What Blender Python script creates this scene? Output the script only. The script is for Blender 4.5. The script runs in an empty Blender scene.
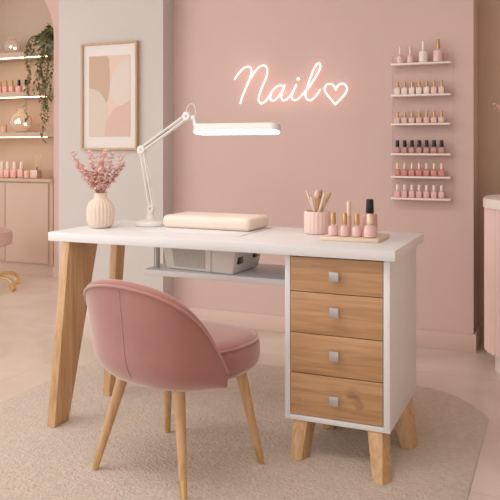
import bpy, bmesh, math, random
from mathutils import Vector, Matrix, Euler
random.seed(7)
C = bpy.context.scene.collection
R = math.radians

# ---------------------------------------------------------------- camera, world, lights, exposure
cam_d = bpy.data.cameras.new('camera'); cam = bpy.data.objects.new('camera', cam_d); C.objects.link(cam)
cam.location = (0, 0, 1.09); cam.rotation_euler = (R(90), 0, R(23))
cam_d.sensor_width = 36; cam_d.lens = 36 * 730 / 500; cam_d.shift_y = -102 / 500
cam_d.clip_start = .05; cam_d.clip_end = 60
bpy.context.scene.camera = cam

w = bpy.data.worlds.new('world'); bpy.context.scene.world = w; w.use_nodes = True
bg = w.node_tree.nodes['Background']; bg.inputs[0].default_value = (1.0, .965, .92, 1); bg.inputs[1].default_value = 1.14

def area(name, loc, target, sx, sy, power, col, spread=180):
    d = bpy.data.lights.new(name, 'AREA'); d.shape = 'RECTANGLE'; d.size = sx; d.size_y = sy
    d.energy = power; d.color = col; d.spread = R(spread)
    o = bpy.data.objects.new(name, d); C.objects.link(o); o.location = loc
    o.rotation_euler = (Vector(target) - Vector(loc)).to_track_quat('-Z', 'Y').to_euler()
    return o
area('window_daylight', (-4.9, .3, 2.0), (-1.6, 3.0, .6), 2.6, 2.0, 44, (.97, .98, 1))
area('overhead_fill', (-1.8, 1.6, 2.98), (-1.8, 2.6, 0), 2.6, 1.6, 30, (1, .98, .96), 125)  # unseen soft fill, added to brighten upward-facing surfaces
vs = bpy.context.scene.view_settings
bpy.context.scene.display_settings.display_device = 'sRGB'
vs.view_transform = 'Standard'; vs.look = 'None'; vs.gamma = 1; vs.use_curve_mapping = False
vs.exposure = -0.05

# ---------------------------------------------------------------- materials
def lin(c):
    return tuple((v/255/12.92 if v/255 <= .04045 else ((v/255+.055)/1.055)**2.4) for v in c) + (1,)
def mat(name, col, rough=.5, metal=0, var=0, vscale=6, bump=0, bscale=80, **kw):
    m = bpy.data.materials.new(name); m.use_nodes = True
    nt = m.node_tree; b = nt.nodes['Principled BSDF']
    b.inputs['Base Color'].default_value = lin(col); b.inputs['Roughness'].default_value = rough
    b.inputs['Metallic'].default_value = metal
    for k, v in kw.items():
        b.inputs[k.replace('_', ' ')].default_value = v
    tc = nt.nodes.new('ShaderNodeTexCoord')
    if var:
        n = nt.nodes.new('ShaderNodeTexNoise'); n.inputs['Scale'].default_value = vscale; n.inputs['Detail'].default_value = 6
        r = nt.nodes.new('ShaderNodeValToRGB')
        r.color_ramp.elements[0].position = .3; r.color_ramp.elements[1].position = .7
        r.color_ramp.elements[0].color = lin(tuple(max(0, c - var) for c in col))
        r.color_ramp.elements[1].color = lin(tuple(min(255, c + var) for c in col))
        nt.links.new(tc.outputs['Object'], n.inputs['Vector']); nt.links.new(n.outputs['Fac'], r.inputs['Fac'])
        nt.links.new(r.outputs['Color'], b.inputs['Base Color'])
    if bump:
        n = nt.nodes.new('ShaderNodeTexNoise'); n.inputs['Scale'].default_value = bscale; n.inputs['Detail'].default_value = 4
        bp = nt.nodes.new('ShaderNodeBump'); bp.inputs['Strength'].default_value = bump; bp.inputs['Distance'].default_value = .01
        nt.links.new(tc.outputs['Object'], n.inputs['Vector']); nt.links.new(n.outputs['Fac'], bp.inputs['Height'])
        nt.links.new(bp.outputs['Normal'], b.inputs['Normal'])
    return m
def wood(name, light, dark, axis=0, rough=.45, knots=True):
    m = mat(name, light, rough); nt = m.node_tree; b = nt.nodes['Principled BSDF']
    tc = nt.nodes.new('ShaderNodeTexCoord'); mp = nt.nodes.new('ShaderNodeMapping')
    sc = [34, 34, 34]; sc[axis] = 2.2
    mp.inputs['Scale'].default_value = sc
    n = nt.nodes.new('ShaderNodeTexNoise'); n.inputs['Scale'].default_value = 1.6; n.inputs['Detail'].default_value = 8
    n.inputs['Distortion'].default_value = .8
    r = nt.nodes.new('ShaderNodeValToRGB'); e = r.color_ramp.elements
    e[0].position = .32; e[1].position = .68; e[0].color = lin(dark); e[1].color = lin(light)
    nt.links.new(tc.outputs['Object'], mp.inputs[0]); nt.links.new(mp.outputs[0], n.inputs['Vector'])
    nt.links.new(n.outputs['Fac'], r.inputs['Fac'])
    out = r.outputs['Color']
    if knots:
        mp2 = nt.nodes.new('ShaderNodeMapping'); s2 = [9, 9, 9]; s2[axis] = 5
        mp2.inputs['Scale'].default_value = s2
        v = nt.nodes.new('ShaderNodeTexNoise'); v.inputs['Scale'].default_value = 1.3; v.inputs['Detail'].default_value = 3
        r2 = nt.nodes.new('ShaderNodeValToRGB'); r2.color_ramp.elements[0].position = .66; r2.color_ramp.elements[1].position = .76
        r2.color_ramp.elements[0].color = (0, 0, 0, 1); r2.color_ramp.elements[1].color = (.6, .6, .6, 1)
        mx = nt.nodes.new('ShaderNodeMix'); mx.data_type = 'RGBA'
        mx.inputs['B'].default_value = lin(tuple(int(c*.62) for c in dark))
        nt.links.new(tc.outputs['Object'], mp2.inputs[0]); nt.links.new(mp2.outputs[0], v.inputs['Vector'])
        nt.links.new(v.outputs['Fac'], r2.inputs['Fac']); nt.links.new(r2.outputs['Color'], mx.inputs['Factor'])
        nt.links.new(out, mx.inputs['A']); out = mx.outputs['Result']
    nt.links.new(out, b.inputs['Base Color'])
    bp = nt.nodes.new('ShaderNodeBump'); bp.inputs['Strength'].default_value = .08
    nt.links.new(n.outputs['Fac'], bp.inputs['Height']); nt.links.new(bp.outputs['Normal'], b.inputs['Normal'])
    return m
def emit(name, col, s):
    m = bpy.data.materials.new(name); m.use_nodes = True; b = m.node_tree.nodes['Principled BSDF']
    b.inputs['Base Color'].default_value = col; b.inputs['Emission Color'].default_value = col; b.inputs['Emission Strength'].default_value = s
    return m
def glassy(name, col, rough=.05, trans=1.0, ior=1.3, alpha=1.0):
    m = mat(name, col, rough); b = m.node_tree.nodes['Principled BSDF']
    b.inputs['Transmission Weight'].default_value = trans; b.inputs['IOR'].default_value = ior; b.inputs['Alpha'].default_value = alpha
    return m

M = dict(
 pink_wall=mat('pink_plaster', (220, 191, 184), .75, var=3, vscale=1.5, bump=.05, bscale=30),
 cream_wall=mat('cream_plaster', (212, 205, 201), .8, var=2, vscale=1.5, bump=.05, bscale=30),
 arch_wall=mat('blush_plaster', (228, 194, 186), .8, var=2, vscale=1.5),
 niche=mat('niche_plaster', (214, 190, 170), .8, var=3, vscale=2),
 side_wall=mat('side_wall_paint', (236, 222, 212), .8),
 ceiling_paint=mat('ceiling_paint', (240, 234, 230), .8),
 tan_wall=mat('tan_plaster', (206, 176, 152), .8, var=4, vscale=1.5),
 skirting=mat('skirting_paint', (236, 224, 216), .55),
 pink_skirting=mat('pink_skirting_paint', (224, 196, 184), .55),
 cab=mat('beige_lacquer', (214, 184, 164), .55),
 white=mat('white_laminate', (238, 237, 238), .38, var=2, vscale=3),
 plastic=mat('white_plastic', (240, 236, 232), .35),
 mesh_grey=mat('grey_filter_mesh', (226, 220, 214), .6, bump=.6, bscale=400),
 black=mat('black_plastic', (24, 22, 22), .25),
 oak_x=wood('oak_across', (210, 166, 124), (182, 138, 98), 0),
 oak_z=wood('oak_upright', (222, 182, 138), (192, 150, 106), 2, knots=False),
 beech=wood('beech_legs', (216, 176, 134), (196, 154, 112), 2, .4, False),
 pale_wood=wood('pale_wood', (240, 220, 198), (226, 202, 178), 0, .5, False),
 frame_wood=wood('frame_wood', (208, 178, 148), (190, 158, 126), 2, .5, False),
 brass=mat('brass', (228, 194, 136), .34, 1),
 gold_cap=mat('gold_cap', (206, 168, 116), .35, .8),
 pale_cap=mat('cream_cap', (240, 216, 190), .35, .3),
 white_cap=mat('white_cap', (244, 232, 224), .35),
 steel=mat('satin_steel', (190, 188, 186), .3, 1),
 handle=mat('brushed_handle', (196, 192, 190), .38, .55),
 velvet=mat('pink_velvet', (168, 112, 104), .85, var=6, vscale=5, bump=.06, bscale=120, Sheen_Weight=1.0, Sheen_Roughness=.5, Sheen_Tint=(1, .86, .82, 1)),
 piping=mat('velvet_piping', (180, 124, 116), .8, Sheen_Weight=1.0),
 leather=mat('beige_leatherette', (246, 228, 214), .45, bump=.03, bscale=120),
 stool=mat('stool_fabric', (214, 180, 164), .7),
 rug=mat('rug_pile', (210, 193, 176), .95, var=8, vscale=46, bump=1.0, bscale=95, Sheen_Weight=.25),
 ceramic=mat('cream_ceramic', (234, 214, 196), .55),
 pink_ceramic=mat('pink_ceramic', (243, 210, 202), .5),
 pot=mat('pot_ceramic', (230, 216, 204), .6),
 leaf=mat('leaf_green', (118, 124, 72), .5, var=26, vscale=14),
 stem=mat('stem_brown', (150, 118, 90), .7),
 vine=mat('vine_green', (124, 122, 82), .7),
 petal=mat('pink_petal', (252, 212, 205), .6, var=3, vscale=60, Subsurface_Weight=.0),
 print_white=mat('mount_board', (236, 228, 224), .7),
 paper=mat('print_base', (232, 206, 190), .8), p_tan=mat('print_tan', (206, 178, 156), .8),
 p_cream=mat('print_cream', (226, 214, 204), .8), p_pink=mat('print_pink', (222, 190, 180), .8), p_low=mat('print_sand', (222, 206, 192), .8),
 acrylic=glassy('clear_acrylic', (255, 250, 248), .03, 1, 1.08, .22),
 shelf_acr=mat('frosted_shelf', (250, 232, 226), .3),
 glass=glassy('clear_glass', (255, 250, 246), .08, .88, 1.25),
 neon=emit('neon_tube', (1, .70, .64, 1), 1.9),
 lamp_glow=emit('lamp_diffuser', (1, .96, .92, 1), 5),
 led=emit('warm_led', (1, .70, .42, 1), 10),
 bulb_glint=emit('warm_bulb_glint', (1, .75, .5, 1), 10),
 flute=mat('fluted_pink', (244, 214, 206), .6),
 stone=mat('counter_stone', (242, 228, 218), .4, var=3, vscale=9),
)
def polish(name, col):
    return mat(name, col, .12, Coat_Weight=.6)
M.update(pol_white=polish('polish_white', (244, 226, 216)), pol_pale=polish('polish_pale_pink', (238, 202, 194)),
 pol_nude=polish('polish_nude', (230, 192, 180)), pol_mauve=polish('polish_mauve', (196, 146, 138)),
 pol_rose=polish('polish_rose', (212, 140, 134)), pol_blush=polish('polish_blush', (238, 190, 182)),
 pol_clear=polish('polish_pearl', (240, 206, 194)))

# floor: warm polished stone
fm = mat('polished_stone', (214, 186, 166), .3); M['floor'] = fm
nt = fm.node_tree; b = nt.nodes['Principled BSDF']; tc = nt.nodes.new('ShaderNodeTexCoord')
n1 = nt.nodes.new('ShaderNodeTexNoise'); n1.inputs['Scale'].default_value = 1.7; n1.inputs['Detail'].default_value = 9; n1.inputs['Distortion'].default_value = 1.2
r1 = nt.nodes.new('ShaderNodeValToRGB'); e = r1.color_ramp.elements
e[0].position = .3; e[0].color = lin((208, 188, 172)); e[1].position = .7; e[1].color = lin((230, 216, 204))
br = nt.nodes.new('ShaderNodeTexBrick'); br.inputs['Scale'].default_value = 1; br.offset = 0
br.inputs['Brick Width'].default_value = 1.2; br.inputs['Row Height'].default_value = 1.2; br.inputs['Mortar Size'].default_value = .003
br.inputs['Color1'].default_value = br.inputs['Color2'].default_value = (0, 0, 0, 1); br.inputs['Mortar'].default_value = (.35, .35, .35, 1)
mx = nt.nodes.new('ShaderNodeMix'); mx.data_type = 'RGBA'; mx.inputs['B'].default_value = lin((180, 150, 130))
nt.links.new(tc.outputs['Object'], n1.inputs['Vector']); nt.links.new(n1.outputs['Fac'], r1.inputs['Fac'])
nt.links.new(tc.outputs['Object'], br.inputs['Vector']); nt.links.new(br.outputs['Color'], mx.inputs['Factor'])
nt.links.new(r1.outputs['Color'], mx.inputs['A']); nt.links.new(mx.outputs['Result'], b.inputs['Base Color'])
bp = nt.nodes.new('ShaderNodeBump'); bp.inputs['Strength'].default_value = .04
nt.links.new(n1.outputs['Fac'], bp.inputs['Height']); nt.links.new(bp.outputs['Normal'], b.inputs['Normal'])

# ---------------------------------------------------------------- mesh helpers
class MB:
    def __init__(s): s.v = []; s.f = []; s.m = []; s.k = 0
    def add(s, vs, fs, k=None):
        o = len(s.v); s.v += [Vector(v) for v in vs]; s.f += [tuple(i + o for i in f) for f in fs]
        s.m += [s.k if k is None else k] * len(fs); return s
    def bm(s, b, k=None, M_=None):
        b.verts.index_update(); vs = [(M_ @ v.co if M_ else v.co.copy()) for v in b.verts]
        s.add(vs, [[v.index for v in f.verts] for f in b.faces], k); b.free(); return s
    def box(s, x0, x1, y0, y1, z0, z1, bev=0, seg=2, k=None, M_=None):
        b = bmesh.new(); bmesh.ops.create_cube(b, size=1)
        for v in b.verts:
            v.co = Vector((x0 + (v.co.x+.5)*(x1-x0), y0 + (v.co.y+.5)*(y1-y0), z0 + (v.co.z+.5)*(z1-z0)))
        if bev: bmesh.ops.bevel(b, geom=b.edges[:], offset=bev, segments=seg, profile=.5, affect='EDGES')
        return s.bm(b, k, M_)
    def hexa(s, bot, zb, top, zt, bev=.0015):
        b = bmesh.new(); vs = [b.verts.new((x, y, zb)) for x, y in bot] + [b.verts.new((x, y, zt)) for x, y in top]
        b.faces.new(vs[3::-1]); b.faces.new(vs[4:])
        for i in range(4): b.faces.new((vs[i], vs[(i+1) % 4], vs[4+(i+1) % 4], vs[4+i]))
        bmesh.ops.recalc_face_normals(b, faces=b.faces[:])
        if bev: bmesh.ops.bevel(b, geom=b.edges[:], offset=bev, segments=2, profile=.5, affect='EDGES')
        return s.bm(b)
    def cone(s, p, q, r0, r1, n=16, k=None, cap=True):
        p, q = Vector(p), Vector(q); d = (q-p).normalized(); a = d.orthogonal().normalized(); c = d.cross(a)
        vs = []
        for P, r in ((p, r0), (q, r1)):
            vs += [P + (a*math.cos(2*math.pi*i/n) + c*math.sin(2*math.pi*i/n))*r for i in range(n)]
        fs = [(i, (i+1) % n, n+(i+1) % n, n+i) for i in range(n)]
        if cap: fs += [tuple(range(n-1, -1, -1)), tuple(range(n, 2*n))]
        return s.add(vs, fs, k)
    def tube(s, pts, r, n=8, k=None, closed=False):
        pts = [Vector(p) for p in pts]; N = len(pts); vs = []; a = None
        rr = r if callable(r) else (lambda t: r)
        for i, p in enumerate(pts):
            if closed: t = pts[(i+1) % N] - pts[i-1]
            else: t = pts[min(i+1, N-1)] - pts[max(i-1, 0)]
            t = t.normalized() if t.length else Vector((0, 0, 1))
            if a is None: a = t.orthogonal().normalized()
            a = (a - t*a.dot(t)); a = a.normalized() if a.length > 1e-6 else t.orthogonal().normalized(); c = t.cross(a)
            q = rr(i/(N-1)); vs += [p + (a*math.cos(2*math.pi*j/n) + c*math.sin(2*math.pi*j/n))*q for j in range(n)]
        fs = []
        for i in range(N if closed else N-1):
            o = i*n; o2 = ((i+1) % N)*n
            fs += [(o+j, o+(j+1) % n, o2+(j+1) % n, o2+j) for j in range(n)]
        if not closed: fs += [tuple(range(n-1, -1, -1)), tuple(range((N-1)*n, N*n))]
        return s.add(vs, fs, k)
    def lathe(s, prof, n=32, c=(0, 0, 0), k=None, rf=None):
        vs = []
        for r, z in prof:
            for i in range(n):
                a = 2*math.pi*i/n; q = r*(rf(a, z) if rf else 1)
                vs.append((c[0]+q*math.cos(a), c[1]+q*math.sin(a), c[2]+z))
        fs = []
        for j in range(len(prof)-1):
            fs += [(j*n+i, j*n+(i+1) % n, (j+1)*n+(i+1) % n, (j+1)*n+i) for i in range(n)]
        fs.append(tuple(range(n-1, -1, -1))); fs.append(tuple(range((len(prof)-1)*n, len(prof)*n)))
        return s.add(vs, fs, k)
    def prism(s, pts, z0, z1, axis='z', k=None):
        n = len(pts)
        def mk(a, b_, h): return {'z': (a, b_, h), 'y': (a, h, b_), 'x': (h, a, b_)}[axis]
        vs = [mk(a, b_, z0) for a, b_ in pts] + [mk(a, b_, z1) for a, b_ in pts]
        fs = [tuple(range(n-1, -1, -1)), tuple(range(n, 2*n))] + [(i, (i+1) % n, n+(i+1) % n, n+i) for i in range(n)]
        return s.add(vs, fs, k)
    def ball(s, c, r, sub=2, k=None, sc=(1, 1, 1)):
        b = bmesh.new(); bmesh.ops.create_icosphere(b, subdivisions=sub, radius=r)
        for v in b.verts: v.co = Vector((v.co.x*sc[0]+c[0], v.co.y*sc[1]+c[1], v.co.z*sc[2]+c[2]))
        return s.bm(b, k)
    def build(s, name, mats, parent=None, smooth=35, world=None, fix=True):
        me = bpy.data.meshes.new(name)
        off = Vector((0, 0, 0)) if world is None else Vector(world)
        me.from_pydata([v - off for v in s.v], [], s.f)
        for m_ in (mats if isinstance(mats, (list, tuple)) else [mats]): me.materials.append(m_)
        for p, k in zip(me.polygons, s.m): p.material_index = k
        if fix:
            b = bmesh.new(); b.from_mesh(me); bmesh.ops.recalc_face_normals(b, faces=b.faces[:]); b.to_mesh(me); b.free()
        if smooth:
            for p in me.polygons: p.use_smooth = True
            try: me.set_sharp_from_angle(angle=R(smooth))
            except Exception: pass
        o = bpy.data.objects.new(name, me); C.objects.link(o)
        if parent: o.parent = parent
        elif world is not None: o.location = off
        return o
def thing(name, label, cat, loc=(0, 0, 0), rz=0, group=None):
    o = bpy.data.objects.new(name, None); C.objects.link(o); o.location = loc; o.rotation_euler = (0, 0, rz)
    o.empty_display_size = .05
    return tag(o, label, cat, group)
def tag(o, label, cat, group=None, kind=None):
    o['label'] = label; o['category'] = cat
    if group: o['group'] = group
    if kind: o['kind'] = kind
    return o
def struct(o, label=None, cat=None):
    o['kind'] = 'structure'
    if label: o['label'] = label; o['category'] = cat
    return o
def copy_tree(o, parent=None):
    c = o.copy(); C.objects.link(c); c.parent = parent
    for ch in [x for x in bpy.data.objects if x.parent == o]: copy_tree(ch, c)
    return c
def smoothpath(pts, k=6, closed=False):
    P = [Vector(p) for p in pts]; out = []; N = len(P)
    for i in range(N if closed else N-1):
        if closed: a, b_, c, d = P[i-1], P[i], P[(i+1) % N], P[(i+2) % N]
        else: a, b_, c, d = P[max(i-1, 0)], P[i], P[i+1], P[min(i+2, N-1)]
        for j in range(k):
            t = j/k
            out.append(.5*((2*b_) + (c-a)*t + (2*a-5*b_+4*c-d)*t*t + (3*b_-a-3*c+d)*t**3))
    if not closed: out.append(P[-1])
    return out

# ---------------------------------------------------------------- room shell
struct(MB().box(-6.2, 1.65, -2.5, 5.6, -.05, 0).build('floor', M['floor'], smooth=0), 'warm beige polished stone floor', 'floor')
struct(MB().box(-2.35, -.425, 4.06, 4.3, 0, 3.0).build('wall_back', M['pink_wall'], smooth=0), 'dusty pink plaster wall behind the desk', 'wall')
struct(MB().box(-3.035, -2.25, 3.93, 4.3, 0, 3.0).build('wall_column', M['cream_wall'], smooth=0), 'pale cream wall panel carrying the framed print', 'wall')
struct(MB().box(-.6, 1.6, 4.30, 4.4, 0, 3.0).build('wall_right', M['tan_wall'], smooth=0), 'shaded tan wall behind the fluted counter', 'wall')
struct(MB().box(1.6, 1.7, -2.5, 4.4, 0, 3.0).build('wall_side_blocker', M['side_wall'], smooth=0), 'unseen side wall, added to block ambient light from the right', 'wall')  # out of view, added so less ambient light comes from the right
struct(MB().box(-6.2, 1.7, -2.5, 5.6, 3.0, 3.08).build('ceiling', M['ceiling_paint'], smooth=0), 'unseen cream ceiling, added to hold back the world light', 'ceiling')  # out of view, added so world light enters only from behind and left
bb = MB().box(-2.25, -.425, 4.045, 4.06, 0, .095, .002); bb.box(-.425, -.41, 4.045, 4.30, 0, .095, .002)
struct(bb.build('baseboard_back', M['pink_skirting']), 'pink skirting along the back wall', 'baseboard')
bb = MB().box(-3.035, -2.25, 3.915, 3.93, 0, .08, .002); bb.box(-2.25, -2.235, 3.915, 4.045, 0, .08, .002)
struct(bb.build('baseboard_left', M['skirting']), 'cream skirting under the framed print', 'baseboard')
# arch wall with a shelf niche
ax, ar, sz = -4.515, .57, 2.03
front = 5.04; bk = 5.38
out = [(-6.2, 0), (ax-ar, 0)]
arch = [(ax-ar, .0)] + [(ax + ar*math.cos(math.pi - math.pi*i/40), sz + ar*math.sin(math.pi - math.pi*i/40)) for i in range(41)] + [(ax+ar, .0)]
aw = MB()
top = 3.0
def strip(y):
    v = [(-6.2, y, 0), (-6.2, y, top)] + [(x, y, z) for x, z in arch] + [(-2.9, y, 0), (-2.9, y, top)]
    return v
V = []
xs = arch
for y in (front, bk): V += [(x, y, z) for x, z in xs] + [(x, y, top) for x, z in xs]
n = len(xs); fs = []
for i in range(n-1):
    if xs[i+1][0] - xs[i][0] > 1e-6:
        fs.append((i, i+1, n+i+1, n+i))
    fs.append((i+1, i, 2*n+i, 2*n+i+1))
aw.add(V, fs)
aw.box(-6.2, ax-ar, front, bk, 0, top); aw.box(ax+ar, -2.9, front, bk, 0, top)
struct(aw.build('wall_left', M['arch_wall'], smooth=30, fix=False), 'blush pink wall with a tall arched opening', 'wall')
struct(MB().box(-6.2, -2.9, bk, bk+.08, 0, top).build('wall_niche', M['niche'], smooth=0), 'beige back of the arched shelf niche', 'wall')
struct(MB().box(ax+ar, -3.04, front-.012, front, 0, .075, .002).build('baseboard_niche', M['arch_wall']), 'skirting beside the built-in cabinet', 'baseboard')

# ---------------------------------------------------------------- niche cabinet and shelves
t = thing('niche_cabinet', 'built-in beige cabinet with flat doors below the niche shelves', 'cabinet', (ax, 5.2, 0))
W = t.location
cx0, cx1 = ax-ar+.004, ax+ar-.004
cb = MB().box(cx0, cx1, 5.03, 5.375, .10, .80, .002); cb.box(cx0, cx1, 5.05, 5.37, 0, .10)
cb.build('body', M['cab'], t, world=W)
MB().box(cx0, cx1, 5.005, 5.375, .80, .823, .003).build('countertop', M['cab'], t, world=W)
for a, b_ in ((-5.14, -4.445), (-4.439, -3.985)):
    MB().box(a, b_, 5.012, 5.03, .108, .79, .002).build('door', M['cab'], t, world=W)
def niche_shelf(z, th, label):
    t = thing('wall_shelf', label, 'shelf', (ax, 5.2, z-th), 0, 'lit shelves in the arched niche')
    MB().box(cx0, cx1, 5.09, 5.378, z-th, z, .003).build('shelf_board', M['cab'], t, world=t.location)
    MB().box(cx0+.05, cx1-.13, 5.098, 5.125, z-th-.0045, z-th-.0005, .002).build('led_strip', M['led'], t, world=t.location)
niche_shelf(1.93, .045, 'topmost lit niche shelf, holding a glass bowl and a trailing plant')
niche_shelf(1.582, .045, 'middle lit niche shelf, holding a row of polish bottles')
niche_shelf(1.226, .04, 'lowest lit niche shelf, holding a round glass vase')
CT = .824

# ---------------------------------------------------------------- framed print
t = thing('framed_print', 'tall abstract print of beige and pink shapes in a thin wooden frame', 'picture', (-2.63, 3.915, 1.08))
W = t.location
x0, x1, z0, z1 = -2.838, -2.42, 1.078, 1.76
f = MB(); fw = .013
f.box(x0, x0+fw, 3.898, 3.93, z0, z1, .001); f.box(x1-fw, x1, 3.898, 3.93, z0, z1, .001)
f.box(x0+fw, x1-fw, 3.898, 3.93, z0, z0+fw, .001); f.box(x0+fw, x1-fw, 3.898, 3.93, z1-fw, z1, .001)
f.build('frame', M['frame_wood'], t, world=W)
MB().box(x0+fw, x1-fw, 3.912, 3.929, z0+fw, z1-fw).build('mount_board', M['print_white'], t, smooth=0, world=W)
u0, u1, v0, v1 = -2.782, -2.475, 1.162, 1.676
def uv(p): return (u0 + (p[0]-70)/157*(u1-u0), v1 - (p[1]-98)/314*(v1-v0))
def cl(p): return (min(max(p[0], u0), u1), min(max(p[1], v0), v1))
art = MB(); art.box(u0, u1, 3.9105, 3.9119, v0, v1, k=0)
def blob(pts, y, k, sm=5):
    P = smoothpath([(p[0], p[1], 0) for p in [uv(q) for q in pts]], sm); P = [cl((q.x, q.y)) for q in P]
    art.prism(P, y, 3.9106, 'y', k)
blob([(70, 98), (138, 98), (148, 140), (151, 190), (147, 240), (138, 280), (120, 255), (95, 232), (70, 220), (70, 160)], 3.9100, 1)
blob([(227, 112), (200, 122), (172, 150), (155, 195), (152, 230), (162, 268), (180, 292), (205, 285), (227, 270), (227, 190)], 3.9097, 2)
blob([(70, 222), (98, 230), (122, 252), (138, 285), (143, 320), (138, 360), (132, 412), (100, 412), (70, 412), (70, 320)], 3.9094, 3)
blob([(227, 272), (205, 288), (175, 300), (152, 325), (140, 360), (134, 412), (180, 412), (227, 412), (227, 340)], 3.9091, 4)
art.build('art_print', [M['paper'], M['p_tan'], M['p_cream'], M['p_low'], M['p_pink']], t, smooth=0, world=W)

# ---------------------------------------------------------------- neon sign
t = thing('neon_sign', 'glowing pink-white neon script reading Nail with a heart', 'sign', (-1.45, 4.06, 1.35))
W = t.location; SY = 4.03
N_ = [(-1.811, 1.506), (-1.793, 1.531), (-1.767, 1.559), (-1.739, 1.576), (-1.716, 1.578), (-1.702, 1.561), (-1.703, 1.535), (-1.717, 1.492), (-1.739, 1.446), (-1.761, 1.4), (-1.774, 1.359)]
NA = [(-1.746, 1.43), (-1.728, 1.474), (-1.704, 1.513), (-1.677, 1.548), (-1.65, 1.574), (-1.623, 1.581), (-1.603, 1.568), (-1.6, 1.534), (-1.613, 1.492), (-1.637, 1.443), (-1.652, 1.4), (-1.654, 1.37), (-1.637, 1.355), (-1.613, 1.366), (-1.588, 1.395), (-1.569, 1.425), (-1.542, 1.45), (-1.516, 1.459), (-1.493, 1.449)]
A1 = [(-1.493, 1.449), (-1.507, 1.423), (-1.531, 1.391), (-1.555, 1.371), (-1.575, 1.375), (-1.58, 1.395), (-1.569, 1.425)]
A2 = [(-1.489, 1.458), (-1.502, 1.423), (-1.51, 1.393), (-1.502, 1.371), (-1.484, 1.371), (-1.463, 1.388), (-1.441, 1.415), (-1.419, 1.453)]
IL = [(-1.419, 1.458), (-1.435, 1.424), (-1.445, 1.394), (-1.441, 1.375), (-1.422, 1.369), (-1.397, 1.383), (-1.371, 1.41), (-1.345, 1.437), (-1.309, 1.484), (-1.28, 1.532), (-1.269, 1.562), (-1.28, 1.578), (-1.298, 1.567), (-1.32, 1.523), (-1.341, 1.468), (-1.356, 1.423), (-1.36, 1.392), (-1.349, 1.372), (-1.327, 1.367), (-1.298, 1.39), (-1.271, 1.426)]
HT = [(-1.181, 1.339), (-1.208, 1.371), (-1.236, 1.406), (-1.245, 1.432), (-1.231, 1.454), (-1.204, 1.456), (-1.186, 1.439), (-1.179, 1.423)]
HT2 = [(-1.179, 1.423), (-1.17, 1.44), (-1.15, 1.456), (-1.125, 1.45), (-1.112, 1.426), (-1.125, 1.396), (-1.153, 1.366), (-1.181, 1.339)]
def neon(paths, name):
    m = MB()
    for p in paths:
        P = smoothpath([(x, SY, z) for x, z in p], 6); m.tube(P, .0046, 8)
        m.ball(P[0], .0046, 1); m.ball(P[-1], .0046, 1)
    return m
neon([N_, NA[:13]], '').build('neon_letter', M['neon'], t, world=W)
neon([NA[12:], A1, A2[:5]], '').build('neon_letter', M['neon'], t, world=W)
m = neon([A2[4:], IL[:6]], ''); m.ball((-1.405, SY, 1.493), .009, 2); m.build('neon_letter', M['neon'], t, world=W)
neon([IL[5:]], '').build('neon_letter', M['neon'], t, world=W)
neon([HT, HT2], '').build('neon_heart', M['neon'], t, world=W)
for x, z in ((-1.74, 1.446), (-1.60, 1.534), (-1.654, 1.37), (-1.51, 1.393), (-1.445, 1.394), (-1.33, 1.50), (-1.36, 1.392), (-1.236, 1.406), (-1.118, 1.41)):
    MB().cone((x, SY+.004, z), (x, 4.06, z), .003, .003, 8).build('standoff', M['acrylic'], t, world=W)

# ---------------------------------------------------------------- wall rack and its bottles
SH = [1.553, 1.382, 1.225, 1.061, .937, .819]
t = thing('polish_rack', 'clear acrylic six-tier nail polish rack mounted on the pink wall', 'rack', (-.69, 4.06, .8), 0)
W = t.location
MB().box(-.858, -.524, 4.050, 4.0595, .80, 1.60, .001).build('back_panel', M['acrylic'], t, world=W)
for x in (-.855, -.527):
    MB().box(x-.0025, x+.0025, 4.038, 4.050, .80, 1.60, .001).build('upright', M['acrylic'], t, world=W)
for z in SH:
    MB().box(-.853, -.535, 3.985, 4.0495, z-.011, z, .0015).build('rack_shelf', M['shelf_acr'], t, world=W)
proto = {}
def bottle(kind, w_, hb, wc, hc, pm, cm, rnd=False, neck=.004):
    """square or round flacon with a tall cap; drawn at the origin"""
    key = kind
    if key not in proto:
        root = bpy.data.objects.new('nail_polish_bottle', None); C.objects.link(root); root.empty_display_size = .02
        b_ = MB()
        if rnd:
            r = w_/2
            b_.lathe([(r*.8, 0), (r, .003), (r, hb*.72), (r*.85, hb*.9), (wc*.42, hb), (wc*.42, hb+neck)], 20)
        else:
            b_.box(-w_/2, w_/2, -w_/2, w_/2, 0, hb, w_*.16, 3); b_.cone((0, 0, hb-.001), (0, 0, hb+neck), wc*.42, wc*.42, 12)
        b_.build('bottle_body', pm, root)
        MB().lathe([(wc*.5, 0), (wc*.52, .002), (wc*.46, hc-.003), (wc*.38, hc)], 16, (0, 0, hb+neck)).build('cap', cm, root)
        proto[key] = root; first = True
    else:
        root = copy_tree(proto[key])
    return root
def put(root, loc, label, cat='nail polish', group=None, rz=0):
    root.location = loc; root.rotation_euler = (0, 0, rz); tag(root, label, cat, group); return root
ORD = ['leftmost', 'second from the left', 'third from the left', 'middle', 'third from the right', 'second from the right', 'rightmost']
rows = [
 (1, 'w', 'white', 'pol_white', 'gold_cap', 'gold', 'second tier'),
 (2, 'n', 'nude pink', 'pol_nude', 'gold_cap', 'gold', 'third tier'),
 (3, 'm', 'mauve', 'pol_mauve', 'black', 'black', 'fourth tier'),
 (4, 'r', 'rose', 'pol_rose', 'pale_cap', 'cream', 'fifth tier'),
 (5, 'b', 'blush', 'pol_blush', 'white_cap', 'white', 'bottom tier')]
dims = {1: (.031, .038, .0145, .030), 2: (.031, .031, .0145, .029), 3: (.030, .031, .021, .036), 4: (.031, .034, .0145, .032), 5: (.030, .036, .017, .030)}
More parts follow.
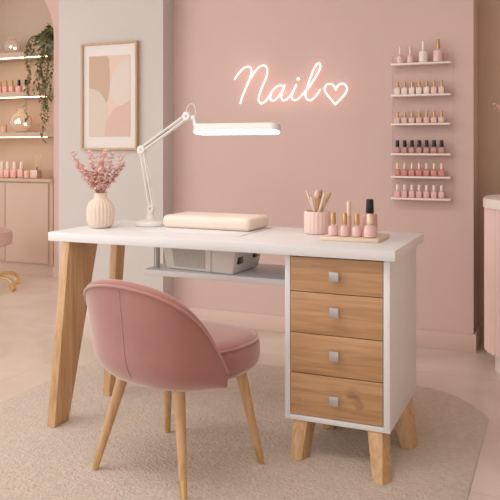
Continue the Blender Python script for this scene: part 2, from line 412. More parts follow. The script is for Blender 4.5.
for ri, key, cname, pm, cm, capn, tier in rows:
    d = dims[ri]
    for i in range(7):
        x = -.822 + i*.0395
        pk = (key+'p', 'pol_pale', 'pale pink') if (ri == 1 and i >= 5) else (key, pm, cname)
        r_ = bottle(pk[0], d[0], d[1], d[2], d[3], M[pk[1]], M[cm])
        put(r_, (x, 4.012, SH[ri]+.0005), '%s %s bottle with %s cap, %s of wall rack' % (ORD[i], pk[2] if ri != 1 else 'pale', capn, tier), 'nail polish', 'polish bottles on the %s of the wall rack' % tier)
r_ = bottle('t1', .036, .046, .013, .040, M['pol_pale'], M['pale_cap'], True); put(r_, (-.808, 4.012, SH[0]+.0005), 'leftmost small pink bottle with slim cream cap on the rack top tier', 'nail polish', 'bottles on the top tier of the wall rack')
r_ = bottle('t1', .036, .046, .013, .040, M['pol_pale'], M['pale_cap'], True); put(r_, (-.752, 4.012, SH[0]+.0005), 'small pink bottle just left of the white bottle, rack top tier', 'nail polish', 'bottles on the top tier of the wall rack')
r_ = bottle('t2', .050, .068, .018, .046, M['pol_white'], M['white_cap'], True); put(r_, (-.682, 4.014, SH[0]+.0005), 'tall pearly white bottle with white cap on the rack top tier', 'nail polish', 'bottles on the top tier of the wall rack')
r_ = bottle('t3', .052, .068, .018, .050, M['pol_pale'], M['gold_cap'], True); put(r_, (-.604, 4.014, SH[0]+.0005), 'tall dusty pink bottle with gold cap, rightmost on rack top tier', 'nail polish', 'bottles on the top tier of the wall rack')

# ---------------------------------------------------------------- niche contents
for i, x in enumerate((-4.665, -4.60, -4.53, -4.45, -4.372)):
    dark = i in (3, 4)
    r_ = bottle('nd' if dark else 'nl', .046, .06, .026, .052, M['pol_blush'], M['black'] if dark else M['gold_cap'])
    put(r_, (x, 5.2, 1.5825), '%s pink bottle with %s cap, middle niche shelf' % (['leftmost', 'second from left', 'third from left', 'fourth from left', 'rightmost'][i], 'dark' if dark else 'gold'), 'nail polish', 'bottles on the middle niche shelf')
for i, (x, lab) in enumerate(((-4.64, 'leftmost'), (-4.575, 'second'), (-4.50, 'third'), (-4.42, 'fourth'))):
    r_ = bottle('nc', .058, .075, .034, .065, M['pol_blush'], M['white_cap'])
    put(r_, (x, 5.2, CT), '%s of four pink bottles with white caps on the niche cabinet top' % lab, 'nail polish', 'white-capped bottles on the niche cabinet')
t = thing('cream_jar', 'small blush cream jar beside the white-capped bottles on niche cabinet', 'jar', (-4.352, 5.19, CT))
MB().lathe([(.022, 0), (.026, .004), (.026, .045)], 20).build('jar_body', M['pol_clear'], t)
MB().lathe([(.027, 0), (.027, .014), (.025, .017)], 20, (0, 0, .0455)).build('lid', M['pale_cap'], t)
t = thing('reed_diffuser', 'squat cream diffuser bottle with reeds, rightmost on the niche cabinet', 'diffuser', (-4.262, 5.2, CT))
MB().box(-.038, .038, -.034, .034, 0, .074, .006).build('bottle_body', M['pol_clear'], t)
MB().lathe([(.014, .074), (.014, .10)], 14).build('neck', M['gold_cap'], t)
for a, b_ in ((.02, .0), (.045, .01), (.06, -.01), (-.01, .01)):
    MB().cone((a*.15, b_*.2, .08), (a*1.1, b_, .21), .0022, .0022, 6).build('reed', M['pale_wood'], t)
# round glass vases
def glassvase(loc, r, label, cat, lights=0, bowl=False):
    t = thing('glass_vase' if not bowl else 'glass_bowl', label, cat, loc)
    p = [(r*.35, 0)]
    for i in range(1, 13):
        a = -math.pi*.42 + i/12*math.pi*(.80 if not bowl else .72); p.append((r*math.cos(a), r*.95 + r*.95*math.sin(a)))
    top_ = p[-1][1]
    p += [(p[-1][0]*.85, top_+r*.18), (p[-1][0]*1.0, top_+r*.34)]
    inner = [(q-.004 if q > .006 else q, z+.004 if j == 0 else z) for j, (q, z) in enumerate(p)][::-1]
    MB().lathe(p + inner, 28).build('vase_glass' if not bowl else 'bowl_glass', M['glass'], t)
    if lights:
        for i in range(lights):
            a = i*2.4; MB().ball((r*.5*math.cos(a), r*.35*math.sin(a), r*.75+.02*(i % 3)), .011, 1).build('bulb_glint_ball', M['bulb_glint'], t)  # real bulbs in the vase, glowing stand-ins for glints in the bowl
    return t
glassvase((-4.448, 5.22, 1.2265), .10, 'round clear glass vase holding warm lights on the lowest niche shelf', 'vase', 5)
glassvase((-4.55, 5.22, 1.9305), .075, 'rounded clear glass bowl, glints set in as glowing balls, topmost niche shelf', 'bowl', 2, True)  # the bowl holds no bulbs, its glints are small emissive balls
t = thing('small_candle', 'small amber candle jar at left of the lowest niche shelf', 'candle', (-4.625, 5.2, 1.2265))
MB().lathe([(.028, 0), (.03, .004), (.03, .06)], 18).build('jar_body', M['pol_nude'], t)
MB().lathe([(.031, 0), (.031, .012)], 18, (0, 0, .0605)).build('lid', M['gold_cap'], t)
# trailing plant
t = thing('trailing_plant', 'leafy green trailing plant spilling over the niche shelf edge', 'plant', (-4.095, 5.2, 1.9305))
MB().lathe([(.05, 0), (.055, .004), (.072, .10), (.074, .11), (.068, .11), (.064, .08)], 24).build('pot', M['pot'], t)
lf = MB(); vn = MB()
def leaf(mb, p, d, s, droop=.3, wd=.42):
    d = Vector(d).normalized(); side = d.cross(Vector((0, 0, 1)))
    side = side.normalized() if side.length > .01 else Vector((1, 0, 0)); up = side.cross(d)
    p = Vector(p); tip = p + d*s - Vector((0, 0, droop*s))
    q = p + d*s*.45 - Vector((0, 0, droop*s*.3))
    mb.add([p, q + side*s*wd + up*s*.06, tip, q - side*s*wd + up*s*.06, q - up*s*.05], [(0, 1, 4), (1, 2, 4), (2, 3, 4), (3, 0, 4)])
random.seed(11)
for i in range(360):
    a = random.uniform(0, 2*math.pi); r = random.uniform(.0, .125)**1; z = .10 + random.uniform(0, .15)*(1-r/.18)
    px = r*math.cos(a); py = r*math.sin(a)*.8
    if px > .13: continue
    leaf(lf, (px-.005, py, z), (math.cos(a), math.sin(a), random.uniform(-.5, .6)), random.uniform(.032, .048), random.uniform(.1, .7))
# (x offset, y offset, length, density)
trails = [(-.155, -.09, .66, 34), (-.135, -.10, .34, 20), (-.17, -.07, .40, 20), (-.10, -.10, .26, 16), (-.035, -.125, .46, 30), (.015, -.13, .62, 42), (.045, -.125, .78, 50), (.075, -.12, .70, 46),
          (.10, -.12, .50, 36), (.03, -.14, .50, 36), (.06, -.135, .86, 44), (.09, -.13, .60, 36), (.0, -.12, .30, 22), (.11, -.11, .38, 30), (.075, -.14, .40, 30), (.04, -.13, .34, 26)]
for tx, ty, L, nl in trails:
    ty -= .04
    pts = [(tx*.3, ty*.25, .09), (tx*.75, ty*.7, .135), (tx, ty, .07)]
    ph = random.uniform(0, 6)
    for j in range(1, 9): pts.append((tx + .012*math.sin(ph+j*1.1), ty + .01*math.cos(ph+j), .07 - L*j/8))
    P = smoothpath(pts, 4); vn.tube(P, .0016, 5)
    for j in range(nl):
        q = P[min(len(P)-1, int((.12+.88*j/nl)*len(P)))]; a = random.uniform(0, 2*math.pi)
        leaf(lf, q, (math.cos(a), math.sin(a)*.8, random.uniform(-.7, .1)), random.uniform(.02, .036), random.uniform(.2, .9))
lf.build('foliage', M['leaf'], t, smooth=0, fix=False); vn.build('stem', M['vine'], t)

# ---------------------------------------------------------------- swivel stool at the far left
t = thing('swivel_stool', 'padded blush stool with gold castor base at the left edge', 'stool', (-4.115, 4.42, 0))
MB().lathe([(.02, .330), (.17, .332), (.20, .345), (.207, .39), (.20, .44), (.16, .458), (.02, .462)], 40).build('seat', M['stool'], t)
MB().lathe([(.03, .10), (.03, .30), (.018, .301), (.018, .322), (.07, .324), (.07, .329)], 20).build('column', M['brass'], t)
for i in range(5):
    a = R(-2 + 72*i); c_, s_ = math.cos(a), math.sin(a)
    l = MB().tube([(c_*.02, s_*.02, .115), (c_*.10, s_*.10, .105), (c_*.24, s_*.24, .090), (c_*.277, s_*.277, .062)], .013, 10).build('leg', M['brass'], t)
    cs = MB().cone((c_*.28-s_*-.014, s_*.28-c_*.014, .026), (c_*.28-s_*.014, s_*.28+c_*.014, .026), .025, .025, 18)
    cs.cone((c_*.28, s_*.28, .03), (c_*.28, s_*.28, .066), .007, .007, 8); cs.build('castor', M['brass'], l)

# ---------------------------------------------------------------- rug
def rrect(x0, x1, y0, y1, r, n=8):
    P = []
    for cx, cy, a0 in ((x1-r, y1-r, 0), (x0+r, y1-r, 90), (x0+r, y0+r, 180), (x1-r, y0+r, 270)):
        for i in range(n+1):
            a = R(a0 + 90*i/n); P.append((cx + r*math.cos(a), cy + r*math.sin(a)))
    return P
def roundslab(mb, P, z0, z1, bev, k=None):
    c = Vector((sum(p[0] for p in P)/len(P), sum(p[1] for p in P)/len(P)))
    n = len(P); vs = []
    ring = [(z0, 0), (z1-bev, 0), (z1-bev*.3, bev*.3), (z1, bev)]
    for z, d in ring:
        for i, p in enumerate(P):
            a = Vector(P[i-1]); b_ = Vector(P[(i+1) % n]); t_ = (b_-a).normalized(); nn = Vector((-t_.y, t_.x))
            vs.append((p[0]+nn.x*d, p[1]+nn.y*d, z))
    fs = [tuple(range(n-1, -1, -1))]
    for j in range(3): fs += [(j*n+i, j*n+(i+1) % n, (j+1)*n+(i+1) % n, (j+1)*n+i) for i in range(n)]
    fs.append(tuple(range(3*n, 4*n))); return mb.add(vs, fs, k)
RUGZ = .007
RP = rrect(-2.2, -.262, .9, 3.40, .05)
RP = [(-.262, 3.070), (-.266, 3.092), (-.282, 3.118), (-.335, 3.205), (-.420, 3.300), (-.52, 3.355), (-.62, 3.385), (-.75, 3.398)] + RP[9:]
rg = MB(); roundslab(rg, RP, .0005, RUGZ, .01)
tag(rg.build('rug', M['rug']), 'large cream low-pile rug under the desk and chair', 'rug')

# ---------------------------------------------------------------- manicure desk
t = thing('manicure_desk', 'white manicure desk with oak drawers and slanted oak legs', 'desk', (-1.2, 2.68, RUGZ))
W = t.location
MB().box(-1.907, -.500, 2.40, 2.952, .715, .75, .0015).build('tabletop', M['white'], t, world=W)
cb = MB(); X0, X1, Y0, Y1, Z0, Z1 = -.897, -.523, 2.43, 2.915, .133, .715
cb.box(X0, X0+.019, Y0, Y1, Z0, Z1, .001); cb.box(X1-.022, X1, Y0, Y1, Z0, Z1, .001)
cb.box(X0+.019, X1-.022, Y0, Y1, Z0, Z0+.018, .001); cb.box(X0+.019, X1-.022, Y0+.002, Y1, Z1-.005, Z1, .001)
cb.box(X0+.019, X1-.022, Y1-.012, Y1, Z0+.018, Z1-.005)
cb.build('cabinet_body', M['white'], t, world=W)
zs = [.7085, .586, .441, .300, .1525]; hz = [.648, .525, .376, .222]
for i in range(4):
    d = MB().box(X0+.021, X1-.0245, Y0+.001, Y0+.019, zs[i+1]+.0015, zs[i]-.0012, .001)
    d.box(X0+.03, X1-.034, Y0+.019, Y1-.05, zs[i+1]+.012, zs[i]-.02)
    dr = d.build('drawer', M['oak_x'], t, world=W)
    h = MB().box(-.729, -.695, Y0-.022, Y0-.016, hz[i]-.017, hz[i]+.017, .0015); h.box(-.720, -.704, Y0-.017, Y0+.001, hz[i]-.008, hz[i]+.008)
    o = h.build('drawer_handle', M['handle'], dr, world=W)
# splayed cabinet legs
G = RUGZ + .0005
legs = [([(-.560, 2.334), (-.523, 2.314), (-.503, 2.356), (-.540, 2.376)], [(-.602, 2.436), (-.550, 2.436), (-.550, 2.56), (-.602, 2.56)]),
        ([(-.863, 2.388), (-.824, 2.394), (-.808, 2.438), (-.847, 2.432)], [(-.868, 2.436), (-.815, 2.436), (-.815, 2.56), (-.868, 2.56)]),
        ([(-.527, 2.636), (-.486, 2.634), (-.475, 2.685), (-.516, 2.687)], [(-.571, 2.66), (-.5245, 2.66), (-.5245, 2.85), (-.571, 2.85)]),
        ([(-.842, 2.705), (-.800, 2.705), (-.800, 2.755), (-.842, 2.755)], [(-.865, 2.70), (-.815, 2.70), (-.815, 2.83), (-.865, 2.83)])]
for bot, topq in legs:
    MB().hexa(bot, G, topq, Z0, .002).build('leg', M['oak_z'], t, world=W)
# tapered plank legs at the left
MB().hexa([(-1.834, 2.302), (-1.798, 2.302), (-1.798, 2.392), (-1.834, 2.392)], G, [(-1.842, 2.405), (-1.806, 2.405), (-1.806, 2.610), (-1.842, 2.610)], .715, .002).build('leg', M['oak_z'], t, world=W)
MB().hexa([(-1.842, 2.690), (-1.806, 2.690), (-1.806, 2.732), (-1.842, 2.732)], G, [(-1.842, 2.752), (-1.806, 2.752), (-1.806, 2.822), (-1.842, 2.822)], .715, .002).build('leg', M['oak_z'], t, world=W)
for (y, z) in ((2.455, .703), (2.50, .690), (2.56, .706)):
    MB().cone((-1.8062, y, z), (-1.802, y, z), .006, .005, 12).build('screw', M['steel'], t, world=W)
MB().box(-1.552, X0-.0005, 2.548, 2.87, .578, .600, .002).build('under_shelf', M['white'], t, world=W)
MB().cone((-1.520, 2.605, .600), (-1.520, 2.605, .715), .0125, .0125, 20).build('support_post', M['steel'], t, world=W)
MB().cone((-1.520, 2.84, .600), (-1.520, 2.84, .715), .0125, .0125, 20).build('support_post', M['steel'], t, world=W)

# dust collector on the under-shelf
t = thing('nail_dust_collector', 'boxy white nail dust extractor on the shelf under the desk', 'nail machine', (-1.31, 2.67, .6005))
W = Vector(t.location)
b_ = bmesh.new()
bv = [(-1.475, 2.600), (-1.160, 2.562), (-1.142, 2.78), (-1.46, 2.81)]; tv = [(-1.490, 2.590), (-1.142, 2.548), (-1.125, 2.80), (-1.475, 2.83)]
m = MB().hexa(bv, .6015, tv, .706, .008); m.build('housing', M['plastic'], t, world=W)
def onfront(u, v, out=.003):   # u along the front face, v height
    a = Vector(bv[0]).lerp(Vector(bv[1]), u); c = Vector(tv[0]).lerp(Vector(tv[1]), u); p = a.lerp(c, v)
    return Vector((p.x - .10*out*0, p.y - out, .6015 + v*.1045))
def plate(u0, u1, v0_, v1_, out, name, mt_, seg=False):
    q = [onfront(u0, v0_, out), onfront(u1, v0_, out), onfront(u1, v1_, out), onfront(u0, v1_, out)]
    q2 = [p + Vector((0, out+.004, 0)) for p in q]
    mm = MB().add(q+q2, [(0, 1, 2, 3), (7, 6, 5, 4), (0, 4, 5, 1), (1, 5, 6, 2), (2, 6, 7, 3), (3, 7, 4, 0)])
    return mm
g = plate(.14, .60, .12, .92, .002, '', None)
for k in range(14): 
    u = .15 + k*.033; mm = plate(u, u+.010, .14, .90, .0035, '', None); g.add(mm.v, mm.f)
g.build('filter_grille', M['mesh_grey'], t, smooth=0, world=W)
plate(.655, .685, .03, .97, .006, '', None).build('front_rib', M['plastic'], t, smooth=0, world=W)
def sidebox(y, z, hw, hh, name, mt_):
    f_ = (z-.6015)/.1045; x = -1.160 + .018*f_ + (y-2.562)*.08
    MB().box(x-.004, x+.004, y-hw, y+hw, z-hh, z+hh, .001).build(name, mt_, t, world=W)
sidebox(2.605, .652, .022, .013, 'power_socket', M['black'])
sidebox(2.735, .660, .020, .011, 'switch', M['black'])

# ---------------------------------------------------------------- velvet chair
CH = (-1.205, 2.205)
t = thing('velvet_chair', 'dusty pink velvet barrel-back chair on brass-tipped wooden legs', 'chair', (CH[0], CH[1], RUGZ), R(-13))
gz = -RUGZ      # chair authored with the rug top at local zero
def se(a, b_, n, ph):
    c_, s_ = math.cos(ph), math.sin(ph)
    r = (abs(s_/a)**n + abs(c_/b_)**n)**(-1/n)
    return Vector((r*s_, -r*c_, 0))
RIM = [(0, .662), (15, .658), (30, .645), (42, .617), (52, .575), (62, .510), (70, .440), (76, .385), (82, .345)]
def rim(ph):
    d = abs(math.degrees(ph))
    for (a, za), (b2, zb) in zip(RIM, RIM[1:]):
        if d <= b2:
            k_ = (d-a)/(b2-a); return za + (zb-za)*k_
    return RIM[-1][1]
def rims(ph):
    return sum(rim(ph+R(q)) for q in (-6, -3, 0, 3, 6))/5
A_, B_ = .262, .240
def shell(ph, tt, off=0):
    base = se(A_, B_, 2.6, ph)
    zr = rims(ph) + gz; zb = .318 + gz
    s = .66 + .34*(1-(1-min(1, tt/.34))**2)**.5 if tt < .34 else 1.0
    fl = 1 + .17*max(0, tt-.1)*min(1, (zr-zb)/.30)
    d = base*s*fl; n_ = base.normalized()
    z = zb + (zr-zb)*tt
    return Vector((d.x, d.y, z)) - n_*off
def shell_part():
    mb = MB(); NP = 64; phm = R(77); prof_n = None; vs = []
    for i in range(NP+1):
        ph = -phm + 2*phm*i/NP; ring = []
        for j in range(15): ring.append(shell(ph, (j/14)**1.3))
        top_ = shell(ph, 1); n_ = se(1, 1, 2, ph); th = .036
        for j in range(1, 6):
            a = math.pi*j/6; ring.append(top_ - n_*(th/2)*(1-math.cos(a)) + Vector((0, 0, .014*math.sin(a))))
        for j in range(8): 
            tt = 1-(j/7)*.8; ring.append(shell(ph, max(tt, .2), th))
        prof_n = len(ring); vs += ring
    fs = []
    for i in range(NP):
        for j in range(prof_n):
            a = i*prof_n+j; b2 = i*prof_n+(j+1) % prof_n
            fs.append((a, b2, b2+prof_n, a+prof_n))
    fs += [tuple(range(prof_n-1, -1, -1)), tuple(range(NP*prof_n, NP*prof_n+prof_n))]
    mb.add(vs, fs); return mb
bkr = shell_part().build('backrest', M['velvet'], t, smooth=50)
pp = [shell(-R(76)+R(152)*i/70, 1) + Vector((0, 0, -.004)) + se(1, 1, 2, -R(76)+R(152)*i/70)*.001 for i in range(71)]
MB().tube(pp, .0042, 8).build('piping', M['piping'], bkr)
pp = [shell(-R(76)+R(152)*i/70, 1, .036) + Vector((0, 0, .000)) for i in range(71)]
MB().tube(pp, .0038, 8).build('piping', M['piping'], bkr)
MB().tube([shell(0, .12+.86*i/24) + Vector((0, -.0004, 0)) for i in range(25)], .0014, 6).build('seam', M['piping'], bkr)
# seat cushion
def seatpt(ph, k_, z):
    p = se(.238, .262, 3.0, ph); p = p*k_
    if p.y < 0: p.y *= .68
    if p.y < .02: p.x *= 1 - .13*min(1, (.02-p.y)/.15)
    p.y += .012
    return Vector((p.x, p.y, z+gz))
mb = MB(); vs = []; NS = 64
prof = [(0, .33), (.80, .33), (.93, .336), (.985, .352), (1, .375), (1, .405), (.985, .425), (.95, .440), (.88, .450), (.7, .451), (.4, .453), (.0, .453)]
for k_, z in prof:
    for i in range(NS): vs.append(seatpt(2*math.pi*i/NS, max(k_, .002), z))
fs = [(j*NS+i, j*NS+(i+1) % NS, (j+1)*NS+(i+1) % NS, (j+1)*NS+i) for j in range(len(prof)-1) for i in range(NS)]
mb.add(vs, fs); st = mb.build('seat', M['velvet'], t, smooth=60)
MB().tube([seatpt(2*math.pi*i/80, .975, .433) for i in range(80)], .0042, 8, closed=True).build('piping', M['piping'], st)
# legs: (top, foot)
for tp, ft in (((-.12, -.13), (-.197, -.195)), ((.12, -.13), (.196, -.192)), ((.165, .13), (.225, .176)), ((-.165, .13), (-.219, .189))):
    a = Vector((tp[0], tp[1], .345+gz)); b2 = Vector((ft[0], ft[1], .004)); c_ = b2.lerp(a, .17)
    l = MB().cone(c_, a, .0125, .0205, 20).build('leg', M['beech'], t)
    MB().cone(b2, c_, .0105, .0128, 20).build('brass_tip', M['brass'], l)

# ---------------------------------------------------------------- things on the desk
DZ = .7503
# pleated vase
t = thing('ribbed_vase', 'cream pleated ceramic vase at the left end of the desk', 'vase', (-1.805, 2.62, DZ))
rib = lambda a, z: 1 + (.022*math.cos(a*22) if .008 < z < .128 else 0)
pr = [(.036, 0), (.045, .004), (.054, .018), (.058, .045), (.058, .075), (.055, .095), (.045, .112), (.032, .122), (.0265, .130), (.026, .142), (.0275, .149), (.0235, .149), (.022, .135), (.022, .10), (.03, .04)]
MB().lathe(pr, 176, rf=lambda a, z: rib(a, z)).build('vase_body', M['ceramic'], t, smooth=60)
# sprigs
def sprig(base, pts, nb, rbl, label, group, seed, name='blossom_sprig'):
    random.seed(seed); t = thing(name, label, 'flowers', base, 0, group)
    P = smoothpath(pts, 6); MB().tube(P, lambda q: .0016*(1-.5*q), 5).build('stem', M['stem'], t)
    bl = MB(); N = len(P)
    for k_ in range(nb):
        q = P[min(N-1, int((.42+.58*k_/nb)*N))]; a = random.uniform(0, 6.28); el = random.uniform(-.3, .9)
        d = Vector((math.cos(a), math.sin(a), el)).normalized(); c_ = q + d*random.uniform(.003, .014)
        for pe in range(4):
            b2 = a + pe*1.57; e2 = Vector((math.cos(b2), math.sin(b2), .5)).normalized()
            leaf(bl, c_, e2+d*.7, rbl*random.uniform(.7, 1.1), -.1, .45)
    bl.build('blossoms', M['petal'], t, smooth=0, fix=False); return t
VB = (-1.805, 2.62, DZ+.03)
tips = [(-.145, 0, .285), (-.10, -.03, .235), (-.068, .02, .285), (-.028, -.02, .24), (-.02, .03, .275), (.025, -.01, .29), (.04, .03, .275), (.062, -.02, .235), (.115, 0, .275), (.10, .02, .235), (-.125, .03, .215), (-.055, -.035, .21), (.075, .03, .215), (.03, -.04, .22), (.0, .0, .25)]
SPL = {0: 'leftmost pink blossom sprig in the pleated vase, reaching farthest out to the left', 8: 'rightmost pink blossom sprig in the pleated vase, bending out to the right', 5: 'tallest pink blossom sprig, just right of centre in the pleated vase'}
for i, (a, b2, c_) in enumerate(tips):
    sprig(VB, [(a*.05, b2*.05, 0), (a*.10, b2*.10, .11), (a*.5, b2*.5, .165+.01*(i % 3)), (a, b2, c_)], 44, .0135,
          SPL.get(i, 'dried pink blossom sprig inside the dense middle of the pleated vase bouquet'), 'pink sprigs in the desk vase', 40+i)
# lamp
t = thing('desk_lamp', 'white swing-arm desk lamp with a long lit bar head', 'lamp', (-1.655, 2.78, DZ))
W = Vector(t.location); LY = 2.78
MB().lathe([(.066, 0), (.070, .003), (.070, .014), (.064, .020), (.03, .024), (.022, .027)], 48).build('base', M['plastic'], t)
kn = MB().lathe([(.019, .022), (.019, .040), (.014, .045), (.011, .07)], 20); kn.box(-.012, .020, -.012, .012, .055, .085, .004); kn.build('pivot', M['plastic'], t)
Pp = Vector((-1.648, LY, .825)); El = Vector((-1.697, LY, 1.083)); Tp = Vector((-1.472, LY, 1.227))
def arm(a, b2):
    d = (b2-a).normalized(); s = Vector((-d.z, 0, d.x)); m = MB()
    for o in (-.0085, .0085):
        for y in (-.008, .008): m.cone(a+s*o+Vector((0, y, 0)), b2+s*o+Vector((0, y, 0)), .0040, .0040, 8)
    return m, s, d
m, s, d = arm(Pp, El); m.build('lower_arm', M['plastic'], t, world=W)
coil = [Pp + d*(.03+.10*i/160) + s*.003*math.cos(i*.9) + Vector((0, .003*math.sin(i*.9), 0)) for i in range(160)]
MB().tube(coil, .0011, 5).build('spring', M['steel'], t, world=W)
m, s, d = arm(El, Tp); m.build('upper_arm', M['plastic'], t, world=W)
coil = [El + d*(.03+.13*i/180) + s*.003*math.cos(i*.9) + Vector((0, .003*math.sin(i*.9), 0)) for i in range(180)]
MB().tube(coil, .0011, 5).build('spring', M['steel'], t, world=W)
for p in (Pp, El, Tp):
    j = MB().cone(p+Vector((0, -.016, 0)), p+Vector((0, .016, 0)), .018 if p is not Pp else .015, .018 if p is not Pp else .015, 24).build('joint_disc', M['plastic'], t, world=W)
    MB().cone(p+Vector((0, -.018, 0)), p+Vector((0, -.015, 0)), .005, .005, 12).build('screw', M['steel'], j, world=W)
kb = MB().cone(Tp, Tp+Vector((.030, 0, -.006)), .007, .007, 12); kb.cone(Tp+Vector((.030, -.010, -.006)), Tp+Vector((.030, .010, -.006)), .010, .010, 14)
kb.cone(Tp+Vector((.034, 0, -.006)), Tp+Vector((.040, 0, -.04)), .008, .012, 12); kb.build('head_mount', M['plastic'], t, world=W)
MB().tube(smoothpath([(-1.475, LY, 1.240), (-1.474, LY, 1.262), (-1.458, LY, 1.279), (-1.440, LY, 1.272), (-1.432, LY, 1.24), (-1.431, LY, 1.20)], 6), .002, 6).build('cable', M['plastic'], t, world=W)
HM = Matrix.Translation((-1.243, LY, 1.168)) @ Matrix.Rotation(R(-13), 4, 'X')
def slab(P, z0, z1, bev): 
    q = MB(); roundslab(q, P, z0, z1, bev); q.v = [HM @ v for v in q.v]; return q
hl = .195
slab(rrect(-hl, hl, -.034, .034, .033, 10), -.010, .020, .006).build('lamp_head', M['plastic'], t, world=W)
q = slab(rrect(-hl+.004, hl-.004, -.031, .031, .030, 10), -.0155, -.010, .001).build('diffuser', M['lamp_glow'], t, world=W)
# arm rest + mat
tag(MB().box(-1.56, -1.130, 2.565, 2.90, DZ, DZ+.0025, .001).build('desk_mat', M['white']), 'thin white mat lying under the beige arm cushion', 'mat')
cu = MB().box(-.207, .205, -.105, .105, 0, .054, .021, 6)
o = cu.build('arm_cushion', M['leather'], smooth=60); o.location = (-1.345, 2.80, DZ+.0026); o.rotation_euler = (0, 0, R(-2))
tag(o, 'beige padded manicure arm cushion lying on the desk', 'cushion')
bpy.context.view_layer.update()
MB().tube([(x, y, 0) for x, y in rrect(-.2055, .2055, -.1055, .1055, .03, 6)], .0016, 6, closed=True).build('piping', M['leather'], o).location = (0, 0, .027)
# cup with tools
CX, CY = -.888, 2.775
t = thing('ribbed_cup', 'pink ribbed ceramic cup full of nail tools', 'cup', (CX, CY, DZ))
pr = [(.046, 0), (.050, .004), (.051, .012), (.051, .081), (.049, .088), (.045, .089), (.044, .082), (.044, .012), (.02, .010)]
MB().lathe(pr, 160, rf=lambda a, z: 1+(.020*math.cos(a*20) if .011 < z < .086 else 0)).build('cup_body', M['pink_ceramic'], t, smooth=60)
tools = [
 ('wooden_stick', 'thin wooden cuticle stick leaning left, leftmost tool in the pink cup', (-.045, 0, .158), .0042, 'pale_wood', None),
 ('wooden_stick', 'short wooden stick just right of the leftmost tool in pink cup', (-.022, -.01, .135), .0045, 'pale_wood', None),
 ('nail_brush', 'wide wooden nail brush standing in the middle of pink cup', (-.002, .005, .155), .0095, 'oak_z', 'pale'),
 ('nail_brush', 'brush with dark tip beside the middle brush in pink cup', (.012, .012, .158), .0075, 'oak_z', 'dark'),
 ('nail_file', 'pale flat stick leaning right inside the pink cup', (.032, -.005, .150), .006, 'pale_wood', None),
 ('nail_brush', 'gold bristled brush leaning right, rightmost tool in the pink cup', (.052, .004, .150), .0060, 'frame_wood', 'gold'),
]
M['bristle_pale'] = mat('pale_bristle', (240, 206, 184), .8); M['bristle_dark'] = mat('dark_bristle', (176, 138, 96), .8); M['bristle_gold'] = mat('gold_bristle', (198, 158, 96), .7)
for name, lab, tip, r, mt_, br_ in tools:
    tt_ = thing(name, lab, 'nail tool', (CX, CY, DZ+.0105), 0)
    b0 = Vector((-tip[0]*.35, tip[1]*.5, 0.003)); b1 = Vector(tip)
    if br_:
        c_ = b0.lerp(b1, .76)
        MB().cone(b0, c_, r*.7, r*.85, 10).build('handle', M[mt_], tt_)
        MB().cone(c_, b0.lerp(b1, .82), r*1.0, r*1.0, 10).build('ferrule', M['gold_cap'], tt_)
        d = (b1-c_)
        bb_ = MB().ball((0, 0, 0), 1, 2); q = d.to_track_quat('Z', 'Y').to_matrix().to_4x4(); mid = b0.lerp(b1, .92)
        for k_ in range(len(bb_.v)): bb_.v[k_] = mid + q @ Vector((bb_.v[k_].x*r*1.25, bb_.v[k_].y*r, bb_.v[k_].z*.019))
        bb_.build('bristles', M['bristle_'+br_], tt_)
    else:
        MB().cone(b0, b1, r*.8, r, 10).build('handle', M[mt_], tt_)
# tray and bottles
t = tag(MB().box(-.815, -.594, 2.572, 2.762, DZ, DZ+.014, .003).build('tray', M['pale_wood']), 'pale wooden tray carrying polish bottles on the desk', 'tray')
TZ = DZ+.0145
M['pol_tray'] = mat('polish_milky_pink', (240, 200, 192), .08, Coat_Weight=1.0, Transmission_Weight=.1)
for i, (x, lab) in enumerate(((-.775, 'leftmost'), (-.731, 'second from left'), (-.685, 'third from left'))):
    r_ = bottle('tray', .038, .040, .019, .041, M['pol_tray'], M['gold_cap'], True)
    put(r_, (x, 2.617, TZ), '%s of the pink gold-capped polish bottles at the tray front' % lab, 'nail polish', 'gold-capped bottles at the tray front')
r_ = bottle('tray_big', .046, .047, .024, .034, M['pol_tray'], M['pale_cap'], True); put(r_, (-.636, 2.612, TZ), 'wider pink bottle with pale gold cap, front right of the tray', 'nail polish')
M['pol_dusty'] = polish('polish_dusty', (216, 150, 142))
r_ = bottle('tray_black', .050, .077, .030, .052, M['pol_dusty'], M['black']); put(r_, (-.658, 2.705, TZ), 'tallest bottle on the tray, dusty pink with glossy black cap', 'nail polish')
t = thing('cosmetic_tube', 'slim pink and gold tube standing upright behind the gold-capped bottles', 'tube', (-.738, 2.70, TZ))
MB().cone((0, 0, 0), (0, 0, .068), .0095, .0095, 20).build('tube_body', M['pol_blush'], t)
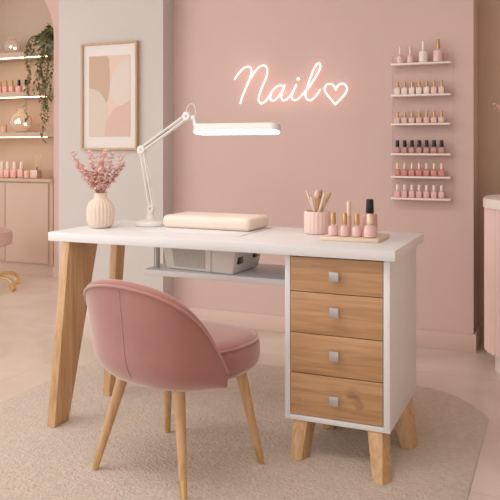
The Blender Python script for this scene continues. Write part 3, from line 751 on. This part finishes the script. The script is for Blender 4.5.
MB().cone((0, 0, .0685), (0, 0, .122), .0088, .0080, 20).build('cap', M['pale_cap'], t)

# ---------------------------------------------------------------- reception counter
t = thing('reception_counter', 'pink fluted reception counter with a pale stone top', 'counter', (.3, 3.85, 0))
W = Vector(t.location)
def stad(x0, x1, y0, y1, r, n=20): return rrect(x0, x1, y0, y1, r, n)
q = MB()
P0 = stad(-.345, 1.2, 3.55, 4.12, .24, 16)
# resample the outline into flutes
L = []; tot = 0
pts = [Vector(p) for p in P0]; pts.append(pts[0])
seg = [(pts[i+1]-pts[i]).length for i in range(len(pts)-1)]; tot = sum(seg); nfl = int(tot/.042); res = nfl*8; prof = []
for k_ in range(res):
    s_ = tot*k_/res; i = 0
    while s_ > seg[i]: s_ -= seg[i]; i += 1
    p = pts[i].lerp(pts[i+1], s_/seg[i]) if seg[i] else pts[i]; prof.append((p, abs(math.sin(math.pi*k_/8))))
out_ = []
for k_, (p, h_) in enumerate(prof):
    tdir = (prof[(k_+1) % res][0]-prof[k_-1][0]).normalized(); nn = Vector((tdir.y, -tdir.x)); out_.append((p.x+nn.x*(.017*h_-.017), p.y+nn.y*(.017*h_-.017)))
MB().prism(out_, .105, .80).build('fluted_body', M['flute'], t, smooth=40, world=W)
q = MB(); q.prism(stad(-.295, 1.16, 3.61, 4.08, .20, 16), 0, .1045); q.build('plinth', M['stone'], t, smooth=40, world=W)
q = MB(); roundslab(q, stad(-.350, 1.22, 3.54, 4.14, .25, 16), .8005, .846, .004); q.build('countertop', M['stone'], t, smooth=40, world=W)
t = thing('bud_vase', 'small vase on the counter at the right edge', 'vase', (-.17, 3.80, .8465))
MB().lathe([(.03, 0), (.045, .02), (.045, .10), (.02, .16), (.018, .22), (.014, .22), (.014, .16), (.03, .05)], 24).build('vase_body', M['ceramic'], t)
sprig((-.17, 3.80, .8665), [(0, 0, 0), (-.005, 0, .22), (-.04, 0, .33), (-.095, 0, .40), (-.125, 0, .43)], 22, .016, 'pink blossom sprig reaching in at the right edge above counter', None, 5)
